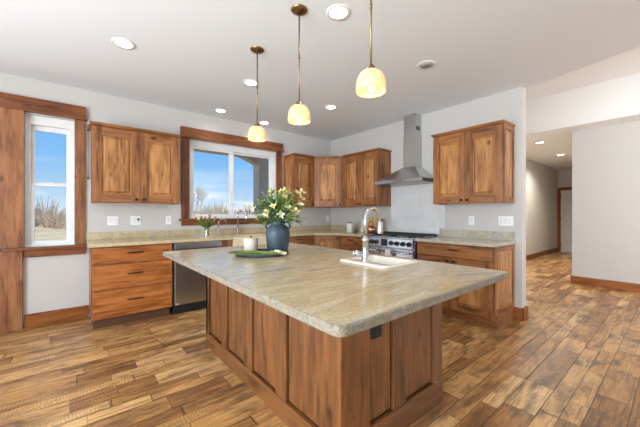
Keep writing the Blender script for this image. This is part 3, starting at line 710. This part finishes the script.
# tulips in glass vase on the back counter
tx, ty = -2.66, -.45
rt = thing('glass_vase', 'clear glass vase on the counter left of the sink', 'vase', (tx, ty, CT))
mb = MB(); mb.lathe([(.035, 0), (.036, .01), (.03, .06), (.034, .13), (.042, .165), (.039, .165), (.031, .13), (.027, .06), (.032, .012), (.001, .012)], (tx, ty, CT), 24, cap=False); mb.build('vase_glass', VGLASS, rt)
MB().lathe([(.029, .014), (.025, .06), (.0265, .09), (.001, .091)], (tx, ty, CT), 20, cap=False).build('water', clear_glass('vase_water', (.80, .90, .70), .08), rt)
rt = thing('tulip_bouquet', 'red-pink tulips in the clear glass vase by the sink window', 'flowers', (tx, ty, CT + .02))
mbs = MB(); mbl = MB()
for k in range(13):
    a = k * 2.4; sp_ = .035 + .105 * math.sqrt((k + .5) / 13)
    tip = Vector((tx + sp_ * math.cos(a), ty + sp_ * math.sin(a), CT + .29 + .05 * random.random() - sp_ * .5))
    base = Vector((tx - .012 * math.cos(a), ty - .012 * math.sin(a), CT + .02)); mid = Vector((tx + .012 * math.cos(a), ty + .012 * math.sin(a), CT + .15))
    mbs.tube([base, mid, tip], .0028, 6)
    f_ = MB(); tulip(f_, tip - (tip - mid).normalized() * .004, tip - mid, .85); f_.build('flower', PINK if k % 4 else CREAM, rt)
    mbl.leaf(mid - Vector((0, 0, .03)), (tip - mid) + Vector((.02 * math.cos(a + 1), .02 * math.sin(a + 1), .0)), (0, 0, 1), .17, .036, 0, .2); mbl.leaf(mid - Vector((0, 0, .02)), (tip - mid) + Vector((.04 * math.cos(a + 2), .04 * math.sin(a + 2), .02)), (0, 0, 1), .13, .03, 0, .2)
mbs.build('stems', GREEN, rt); mbl.build('leaves', GREEN, rt)

# tray, vase, jar on island
TX, TY = -2.855, -2.375
tr = MB(); tr.lathe([(.001, 0), (.205, 0), (.213, .006), (.215, .022), (.210, .022), (.206, .010), (.001, .009)], (TX, TY, .917), 56, cap=False)
tr = tr.build('serving_tray', plain('dark_slate_tray', (.035, .045, .05), .5)); tr['label'] = 'round dark grey tray on the island'; tr['category'] = 'tray'
TZ = .927
vx, vy = -2.70, -2.36
def vase_mat():
    t = NT('blue_grey_stoneware'); n = t.n('TexNoise', Scale=9.0, Detail=5.0, Roughness=.6); t.inp(n, 'Vector', t.n('TexCoord').outputs['Object'])
    c = t.ramp(n.outputs[0], [(.3, (.018, .032, .05)), (.55, (.045, .070, .095)), (.75, (.12, .15, .17))])
    return t.done(c, .5, bump=n.outputs[0], bstr=.3, bdist=.003)
VM = vase_mat()
rt = thing('stoneware_vase', 'blue-grey stoneware vase with two small handles on the island tray', 'vase', (vx, vy, TZ))
MB().lathe([(.001, 0), (.078, 0), (.086, .008), (.093, .05), (.100, .12), (.102, .165), (.096, .195), (.078, .217), (.060, .228), (.056, .238), (.058, .256), (.063, .263), (.058, .264), (.051, .255), (.049, .235), (.068, .214), (.090, .19), (.095, .12), (.085, .03), (.001, .012)], (vx, vy, TZ), 40, cap=False).build('vase_body', VM, rt)
for s in (-1, 1):
    q = Vector((.773, -.635, 0)) * s; c0 = Vector((vx, vy, TZ))
    MB().tube([c0 + q * .056 + Vector((0, 0, .246)), c0 + q * .080 + Vector((0, 0, .253)), c0 + q * .098 + Vector((0, 0, .240)), c0 + q * .104 + Vector((0, 0, .214)), c0 + q * .094 + Vector((0, 0, .190))], [.008, .009, .009, .009, .008], 10).build('handle', VM, rt)
# bouquet
bq = thing('flower_bouquet', 'bouquet of cream flowers and green leaves in the blue-grey vase', 'flowers', (vx, vy, TZ + .05))
random.seed(21)
neck = Vector((vx, vy, TZ + .262))
mst = MB(); m1 = MB(); m2 = MB(); m3 = MB()
def lily(p, d, s):
    mb = MB(); d = Vector(d).normalized(); a = d.cross(Vector((.2, .1, 1))).normalized(); b = d.cross(a)
    for k in range(6):
        an = k * PI / 3 + (.2 if k % 2 else 0); o_ = a * math.cos(an) + b * math.sin(an)
        mb.leaf(p, d * 1.0 + o_ * (.75 if k % 2 else 1.05), d, s, s * .52, 0, .35 if k % 2 else .5)
    for k in range(3):
        an = k * 2.1; o_ = a * math.cos(an) + b * math.sin(an)
        mb.tube([p, p + d * s * .55 + o_ * s * .12], .0012, 5, 1)
    return mb
right = Vector((.773, -.635, 0)); fwd = Vector((.635, .773, 0))
fl = [(-.175, .085, -.05), (-.12, .15, .02), (-.07, .05, -.09), (-.03, .20, 0), (.03, .245, .02), (.055, .19, -.06), (.10, .215, .03), (.155, .225, 0), (.195, .175, .03), (.185, .12, -.03), (.145, .065, -.07),
      (.09, .10, -.10), (.04, .04, -.11), (-.02, .11, -.10), (.01, .235, .08), (-.10, .20, .10), (.08, .16, .12), (-.15, .02, -.03), (.20, .23, .05), (-.06, .235, .04), (.12, .01, -.06), (.16, .14, .08)]
for k, (u, h, w_) in enumerate(fl):
    tip = neck + right * (u * 1.08) + Vector((0, 0, h * 1.0 + .01)) + fwd * w_; d_ = (tip - neck)
    mid = neck + d_ * .5 + Vector((0, 0, .02))
    mst.tube([neck + Vector((d_.x * .05, d_.y * .05, -.16)), neck + Vector((d_.x * .12, d_.y * .12, 0)), mid, tip], .0022, 6)
    dirn = d_.normalized() * .7 + Vector((random.uniform(-.3, .3), random.uniform(-.3, .3), random.uniform(0, .4))) - fwd * .45
    lily(tip, dirn, random.uniform(.028, .042)).build('flower', [CREAM if k % 3 else WHITE, LIME], bq)
    if k % 2 == 0:
        tulip(mb := MB(), tip + Vector((random.uniform(-.03, .03), random.uniform(-.03, .03), .015)), (random.uniform(-.3, .3), 0, 1), .6); mb.build('flower_bud', CREAM, bq)
def foliage(mb, n, L0, L1, wr, lo=.0, r0=.05, r1=.24):
    for _ in range(n):
        a = random.uniform(0, 2 * PI); el = random.uniform(lo, 1.35); rr_ = random.uniform(r0, r1)
        p = neck + Vector((math.cos(a) * math.cos(el) * rr_ * .95, math.sin(a) * math.cos(el) * rr_ * .95, .01 + math.sin(el) * rr_ * 1.05))
        d_ = (p - neck).normalized() + Vector((random.uniform(-.6, .6), random.uniform(-.6, .6), random.uniform(-.5, .4)))
        L_ = random.uniform(L0, L1); mb.leaf(p, d_, (random.uniform(-.5, .5), random.uniform(-.5, .5), 1), L_, L_ * wr, 0, random.uniform(0, .4), 3)
foliage(m1, 190, .04, .085, .36, -.15, .05, .22); foliage(m2, 150, .04, .08, .38, -.2, .03, .16); foliage(m3, 190, .03, .055, .3, 0, .10, .26)
for s_, e_ in (((-.10, .10), (-.245, .075)), ((-.10, .09), (-.23, .12)), ((.12, .14), (.215, .22))):
    p0 = neck + right * s_[0] + Vector((0, 0, s_[1])); p1 = neck + right * e_[0] + Vector((0, 0, e_[1]))
    m2.tube([neck, p0, (p0 + p1) / 2 + Vector((0, 0, .02)), p1], .002, 6)
    for k in range(6):
        q = p0.lerp(p1, k / 5) + Vector((0, 0, .012)); m2.leaf(q, (random.uniform(-1, 1), random.uniform(-1, 1), .3), (0, 0, 1), .035, .015)
mst.build('stems', GREEN, bq); m1.build('foliage', GREEN, bq); m2.build('foliage', GREEN2, bq); m3.build('foliage', LIME, bq)
# candle jar
jx, jy = -2.89, -2.235
rt = thing('candle_jar', 'white ceramic candle jar with lid on the island tray', 'jar', (jx, jy, TZ))
MB().lathe([(.001, 0), (.054, 0), (.059, .005), (.060, .10), (.058, .104), (.001, .104)], (jx, jy, TZ), 36, cap=False).build('jar_body', plain('cream_ceramic', (.66, .60, .50), .45), rt)
MB().lathe([(.001, .104), (.061, .104), (.062, .108), (.060, .114), (.001, .115)], (jx, jy, TZ), 36, cap=False).build('lid', plain('lid_tan_wood', (.66, .58, .45), .5), rt)
MB().lathe([(.001, .115), (.008, .115), (.006, .122), (.011, .130), (.008, .138), (.001, .14)], (jx, jy, TZ), 16, cap=False).build('lid_knob', BRASS, rt)
# loose tulips on the tray
random.seed(4)
for k in range(7):
    o_ = -fwd * (.115 + k * .012) + right * (-.02 + .012 * k); base = Vector((TX, TY, 0)) + o_
    dz = .9435 + (k % 3) * .006
    ang_ = (k - 3) * .035; dd_ = (right * math.cos(ang_) + fwd * math.sin(ang_)).normalized()
    p0 = base - dd_ * .20; p1 = base + dd_ * (.10 + .045 * ((k * 3) % 5) / 4)
    rt = thing('tulip', 'white tulip with long green leaves lying on the tray in front of the vase', 'flower', (p0.x, p0.y, .939), 'loose white tulips on the tray')
    MB().tube([(p0.x, p0.y, dz), (base.x, base.y, dz + .001), (p1.x, p1.y, dz)], .003, 6).build('stem', LIME, rt)
    f_ = MB(); tulip(f_, (p1.x, p1.y, dz + .004), tuple(dd_), .8); f_.build('flower', [plain('pale_tulip', (.56, .58, .36), .6)], rt)
    for s in (-1, 1):
        f_ = MB(); f_.leaf(Vector((base.x, base.y, dz + .004)) + dd_ * (.02 if s > 0 else -.02), -dd_ + fwd * .10 * s + Vector((0, 0, .03)), (0, 0, 1), .20 + .03 * random.random(), .026, 0, .03); f_.build('leaf', GREEN if (k + s) % 3 else LIME, rt)

# things left of the range
def can(x, y, r, h, label, name, cat, mat, lidm):
    rt = thing(name, label, cat, (x, y, CT))
    MB().lathe([(.001, 0), (r - .004, 0), (r, .005), (r, h), (.001, h)], (x, y, CT), 28, cap=False).build('jar_body', mat, rt)
    MB().lathe([(.001, h), (r - .002, h), (r - .002, h + .012), (.001, h + .013)], (x, y, CT), 28, cap=False).build('lid', lidm, rt)
    MB().lathe([(.001, h + .013), (.008, h + .013), (.011, h + .028), (.001, h + .032)], (x, y, CT), 12, cap=False).build('lid_knob', lidm, rt)
can(-.30, -.84, .055, .155, 'cream canister with lid on the counter under the corner cabinets', 'canister', 'canister', plain('canister_cream', (.80, .77, .70), .4), plain('canister_lid_dark', (.16, .10, .06), .5))
MAPLE = wood('maple_board', (.50, .30, .13), (.72, .50, .27), 'z', knots=0); WALN = wood('walnut_board', (.13, .05, .02), (.26, .12, .05), 'z', knots=0)
MARB = plain('white_marble', (.80, .79, .77), .3)
def leaning(name, label, cat, y, w_, h, th, mat, x=-.05, tilt=12, shape='rect'):
    M_ = Matrix.Translation((x - .09, y, CT + .002)) @ Matrix.Rotation(-PI / 2, 4, 'Z') @ Matrix.Rotation(-math.radians(tilt), 4, 'X')
    mb = MB(M_)
    if shape == 'rect': mb.box(-w_ / 2, w_ / 2, -th, 0, 0, h, 0, .004)
    else:
        n = 32; R2 = w_ / 2
        a = [(R2 * math.sin(2 * PI * k / n), -th, R2 - R2 * math.cos(2 * PI * k / n)) for k in range(n)]; b = [(p[0], 0, p[2]) for p in a]
        mb.loft([a, b], 0, False); mb.box(-.022, .022, -th, 0, 2 * R2 - .01, h, 0, .003)
    o = mb.build(name, mat); o['label'] = label; o['category'] = cat; return o
leaning('cutting_board', 'white marble board leaning on the wall left of the range', 'cutting board', -1.04, .13, .24, .016, MARB, -.07)
leaning('cutting_board', 'tall pale wooden board leaning behind the copper kettle', 'cutting board', -1.21, .20, .265, .018, MAPLE, -.05, 10)
leaning('cutting_board', 'small dark wooden board leaning at the right end beside the range', 'cutting board', -1.38, .075, .24, .016, WALN, -.05, 10)
# copper kettle
kx, ky = -.29, -1.325
COP = plain('polished_copper', (.72, .30, .17), .16, 1.0)
rt = thing('copper_kettle', 'round shiny copper kettle beside the range', 'kettle', (kx, ky, CT))
MB().lathe([(.001, 0), (.05, 0), (.072, .02), (.082, .055), (.076, .09), (.05, .115), (.03, .122), (.001, .124)], (kx, ky, CT), 32, cap=False).build('kettle_body', COP, rt)
MB().lathe([(.001, .123), (.03, .122), (.02, .132), (.006, .135), (.010, .148), (.001, .152)], (kx, ky, CT), 20, cap=False).build('lid', COP, rt)
MB().tube([(kx, ky + .07, CT + .05), (kx, ky + .105, CT + .085), (kx, ky + .125, CT + .12)], [.016, .010, .007], 10).build('spout', COP, rt)
pts = [(kx, ky + .06 * math.cos(a), CT + .11 + .085 * math.sin(a)) for a in [PI * k / 10 for k in range(11)]]
MB().tube(pts, .005, 8).build('handle', BRONZE, rt)
# small herb
hx, hy = -.42, -1.10
rt = thing('potted_herb', 'small green herb in a little dark pot in front of the marble board', 'plant', (hx, hy, CT))
MB().lathe([(.001, 0), (.022, 0), (.028, .04), (.025, .04), (.001, .034)], (hx, hy, CT), 18, cap=False).build('pot', plain('dark_pot', (.05, .05, .05), .6), rt)
mb = MB()
for k in range(40):
    a = random.uniform(0, 2 * PI); e_ = random.uniform(.3, 1.4); mb.leaf((hx + .01 * math.cos(a), hy + .01 * math.sin(a), CT + .036), (math.cos(a) * math.cos(e_), math.sin(a) * math.cos(e_), math.sin(e_)), (0, 0, 1), random.uniform(.03, .055), .016, 0, .3, 3)
mb.build('foliage', GREEN, rt)

# ------------------------------------------------------------------ switches, outlets, rod
def plate(label, M, gangs, kinds, cat='light switch', name='light_switch', z=1.163, group=None):
    w_ = .07 + (gangs - 1) * .046; p = M @ Vector((0, 0, z)); rt = thing(name, label, cat, p, group)
    MB(M).box(-w_ / 2, w_ / 2, -.007, 0, z - .058, z + .058, 0, .003).build('cover_plate', PLATE, rt)
    for g in range(gangs):
        u = (g - (gangs - 1) / 2) * .046
        if kinds[g] == 's': MB(M).box(u - .016, u + .016, -.011, -.006, z - .033, z + .033, 0, .002).build('rocker', VINYL, rt)
        else:
            o = MB(M).box(u - .016, u + .016, -.009, -.006, z - .033, z + .033, 0, .002).build('socket', VINYL, rt)
            mb = MB(M)
            for dz in (-.017, .017):
                for du in (-.006, .006): mb.box(u + du - .0015, u + du + .0015, -.0096, -.0089, z + dz - .004, z + dz + .006)
            mb.build('slots', BLACK, o)
            if kinds[g] == 'p': MB(M).box(u - .010, u + .010, -.035, -.009, z + .003, z + .028, 0, .002).build('plug', BLACK, o)
plate('leftmost white double switch plate under the left wall cabinet', frame(-3.678, 0), 2, 'ss')
plate('white plate with switch and plugged-in socket, under the middle of the left wall cabinet', frame(-3.43, 0), 2, 'sp', 'outlet', 'wall_outlet')
plate('white single socket just left of the sink window', frame(-3.037, 0), 1, 'o', 'outlet', 'wall_outlet')
plate('white single socket by the corner below the diagonal cabinet', frame(-.094, 0), 1, 'o', 'outlet', 'wall_outlet')
plate('white single socket under the wall cabinet right of the hood', frame(0, -2.80, 0, -90), 1, 'o', 'outlet', 'wall_outlet')
plate('white triple switch plate near the end of the range wall', frame(0, -3.205, 0, -90), 3, 'sss')
plate('white single socket low on the hallway wall', frame(6.54, -1.9), 1, 'o', 'outlet', 'wall_outlet', .345)
rt = thing('hanging_rod', 'thin dark vertical rod on two hooks between window casing and wall cabinet', 'rod', (-3.927, -.02, 1.67))
MB().tube([(-3.927, -.022, 1.68), (-3.927, -.022, 2.29)], .0045, 8).build('rod', plain('grey_rod', (.30, .29, .28), .4, .5), rt)
for z in (1.675, 2.255): MB().tube([(-3.927, 0, z), (-3.927, -.02, z), (-3.927, -.032, z + .008)], [.006, .007, .010], 8).build('bracket', BRONZE, rt)
MB().tube([(-3.932, -.022, 2.285), (-3.945, -.024, 2.31), (-3.93, -.024, 2.325), (-3.91, -.022, 2.305)], .004, 8).build('hook', BRONZE, rt)

# ------------------------------------------------------------------ ceiling lights
def can_light(x, y, label, lit=True, z=H, e=9, group='round recessed ceiling lights'):
    rt = thing('recessed_light', label, 'ceiling light', (x, y, z), group)
    MB().lathe([(.060, -.003), (.088, -.006), (.092, -.002), (.092, .0)], (x, y, z), 36, cap=False).build('trim_ring', VINYL, rt)
    if lit:
        MB().lathe([(.001, -.0035), (.066, -.0035), (.066, -.001), (.001, -.001)], (x, y, z), 32, cap=False).build('lamp_face', CANLIT, rt)
        d = bpy.data.lights.new('can_glow', 'SPOT'); d.energy = e; d.spot_size = math.radians(150); d.spot_blend = .8; d.shadow_soft_size = .06; d.color = (1, .93, .82)
        o = bpy.data.objects.new('can_glow', d); COL.objects.link(o); o.parent = rt; o.location = (0, 0, -.02)
    else:
        MB().lathe([(.001, -.001), (.062, -.001), (.062, -.004), (.001, -.004)], (x, y, z), 32, cap=False).build('baffle', plain('grey_baffle', (.42, .42, .42), .5), rt)
        MB().lathe([(.030, -.004), (.036, -.009), (.030, -.012), (.001, -.012)], (x, y, z), 24, cap=False).build('eyeball', plain('off_lamp', (.22, .22, .22), .4), rt)
for x, y, l, lit in ((-3.717, -1.46, 'leftmost recessed light in the kitchen ceiling, alone near the left', 1), (-2.50, -1.45, 'recessed light seen beside the rod of the farthest pendant', 1), (-1.285, -1.45, 'recessed light between the middle pendant and the range hood', 1),
                   (-2.537, -2.95, 'largest recessed light at the top edge, right of the middle pendant', 1), (-1.325, -2.94, 'unlit grey recessed light above and left of the hood chimney', 0),
                   (-2.42, -.33, 'tiny recessed light over the sink window, left of the farthest pendant', 1), (-1.65, -.22, 'tiny recessed light over the sink window, right of the farthest pendant', 1)):
    can_light(x, y, l, bool(lit))
can_light(3.47, -2.67, 'nearer recessed light in the hallway ceiling', e=160); can_light(5.41, -2.62, 'farther recessed light in the hallway ceiling', e=160)

def pendant(x, y, label):
    zt = 2.038; rt = thing('pendant_light', label, 'pendant light', (x, y, 1.90), 'amber glass pendants over the island')
    MB().lathe([(.001, -.026), (.012, -.026), (.03, -.022), (.055, -.012), (.062, -.004), (.062, 0), (.001, 0)], (x, y, H), 28, cap=False).build('canopy', BRASS, rt)
    mb = MB(); mb.tube([(x, y, zt + .03), (x, y, H - .02)], .0055, 10)
    mb.lathe([(.0085, -.012), (.0085, .012)], (x, y, 2.40), 12); mb.build('rod', BRASS, rt)
    MB().lathe([(.001, -.03), (.012, -.03), (.032, -.002), (.034, .004), (.026, .012), (.022, .026), (.012, .034), (.001, .036)], (x, y, zt), 24, cap=False).build('socket_cap', BRASS, rt)
    prof = [(r_, z_ * .82) for r_, z_ in ((.028, .004), (.046, -.002), (.063, -.018), (.075, -.045), (.081, -.080), (.0835, -.118), (.083, -.140), (.079, -.141), (.0795, -.118), (.077, -.080), (.071, -.047), (.059, -.022), (.044, -.006), (.026, 0))]
    MB().lathe(prof, (x, y, zt), 40, cap=False).build('lamp_shade', AMBER, rt)
    b = MB(); b.sphere((x, y, zt - .088), .021, 16, 10, 0, 1.2); b.build('bulb', BULB, rt)
    d = bpy.data.lights.new('pendant_glow', 'POINT'); d.energy = .55; d.shadow_soft_size = .03; d.color = (1, .80, .52)
    o = bpy.data.objects.new('pendant_glow', d); COL.objects.link(o); o.parent = rt; o.location = (0, 0, 0)
pendant(-2.768, -2.116, 'amber glass pendant farthest from the camera, in front of the sink window')
pendant(-2.78, -2.79, 'middle one of the three amber glass pendants over the island')
pendant(-2.78, -3.475, 'nearest amber glass pendant, its rod leaving the top edge')

# ------------------------------------------------------------------ outside
def ground_mat():
    t = NT('dry_grass_field'); pos = t.n('NewGeometry').outputs['Position']
    n = t.n('TexNoise', Scale=.35, Detail=8.0, Roughness=.7); t.inp(n, 'Vector', pos)
    n2 = t.n('TexNoise', Scale=5.0, Detail=5.0, Roughness=.7); t.inp(n2, 'Vector', pos)
    c = t.ramp(n.outputs[0], [(.35, (.42, .34, .20)), (.6, (.62, .54, .36))])
    c = t.mix(t.ramp(n2.outputs[0], [(.45, 0.0), (.7, .6)]), c, (.30, .20, .10))
    return t.done(c, .9, spec=.1)
struct('ground', MB().box(-90, 90, .2, 200, -.75, -.5), ground_mat())
struct('gravel_drive', MB().box(-90, 90, 13, 22, -.5, -.49), plain('pale_gravel', (.62, .60, .55), .95, spec=.1))
TAN = plain('porch_tan', (.62, .50, .36), .8); TAUPE = plain('porch_taupe', (.60, .51, .43), .8)
struct('porch_floor', MB().box(-6.7, .6, .15, 2.7, -.2, -.05), plain('concrete', (.45, .44, .42), .9))
mb = MB(); mb.box(-.42, -.08, 2.3, 2.62, -.05, 2.70, 0, .01)
o = mb.build('porch_column', TAUPE); o['label'] = 'square dark taupe porch column outside the sink window'; o['category'] = 'column'
mb = MB(); mb.box(-3.2, .1, 2.3, 2.62, 2.70, 3.1, 0, .01)
n = 14; arc = [(-.42 - .62 * (k / n), 2.7 - .20 * (1 - (k / n)) ** 1.6) for k in range(n + 1)]
a_ = [(x, 2.36, z) for x, z in arc] + [(arc[-1][0], 2.36, 2.702), (-.42, 2.36, 2.702)]; b_ = [(x, 2.56, z) for x, _, z in a_]
mb.loft([a_, b_], 0, False)
o = mb.build('porch_beam', TAN); o['label'] = 'tan porch beam with a curved bracket along the top of the sink window'; o['category'] = 'beam'
struct('ceiling_porch', MB().box(-3.2, .6, .16, 2.7, 3.1, 3.16), TAN)
# distant scrub
random.seed(11)
BR = [plain('bare_scrub_tan', (.46, .35, .25), .9, spec=.1), plain('bare_scrub_grey', (.36, .29, .24), .9, spec=.1), plain('scrub_olive', (.30, .28, .14), .9, spec=.1)]
def shrub(mb, x, y, z, h, w_, n, mat):
    for _ in range(n):
        a = random.uniform(0, 2 * PI); sp_ = random.random() ** .7; e_ = h * random.uniform(.45, 1) * (1 - .35 * sp_ * sp_)
        bx_, by_ = x + .15 * w_ * math.cos(a), y + .15 * w_ * math.sin(a); tx_, ty_ = x + w_ * sp_ * math.cos(a), y + w_ * sp_ * math.sin(a)
        r0 = h * .013; p = [(bx_, by_, z), ((bx_ + tx_) / 2, (by_ + ty_) / 2, z + e_ * .6), (tx_, ty_, z + e_)]
        mb.tube(p, [r0, r0 * .8, r0 * .25], 4, mat, False)
mb = MB()
for k in range(420):
    y = random.uniform(36, 62); x = -72 + k * .345 + random.uniform(-1, 1)
    shrub(mb, x, y, -.5, random.uniform(2.4, 4.7) * (y / 50), random.uniform(1.6, 3.4), 24, random.choice((0, 0, 1, 1, 2)))
o = mb.build('scrub_line', BR); o['label'] = 'line of bare tan scrub and trees along the far field'; o['category'] = 'shrubs'; o['kind'] = 'stuff'
def bare_tree(x, y, h, label, seed, leaf=None):
    random.seed(seed); mb = MB()
    def br(p, d, L_, r, lv):
        q = p + d * L_; mb.tube([p, (p + q) / 2 + Vector((random.uniform(-1, 1), random.uniform(-1, 1), 0)) * L_ * .04, q], [r, r * .8, r * .6], 5, 0)
        if lv == 0: return
        for _ in range(4 if lv > 1 else 5):
            nd = (d + Vector((random.uniform(-1, 1), random.uniform(-1, 1), random.uniform(-.1, .6))) * .6).normalized()
            br(p + (q - p) * random.uniform(.55, 1), nd, L_ * random.uniform(.55, .75), r * .55, lv - 1)
    br(Vector((x, y, -.5)), Vector((0, 0, 1)), h * .34, h * .008, 5)
    o = mb.build('bare_tree', BR[1]); o['label'] = label; o['category'] = 'tree'
bare_tree(1.6, 13.5, 4.6, 'thin bare tree outside the left pane of the sink window', 5)
mb = MB(); random.seed(9)
for (x, y, h) in ((6.6, 22, 2.3),): shrub(mb, x, y, -.5, h, 1.1, 420, 0)
o = mb.build('olive_bush', [BR[2]]); o['label'] = 'rounded olive-green bush beyond the middle of the sink window'; o['category'] = 'bush'
bare_tree(12.5, 24, 4.2, 'bare tree beyond the right pane of the sink window', 8)
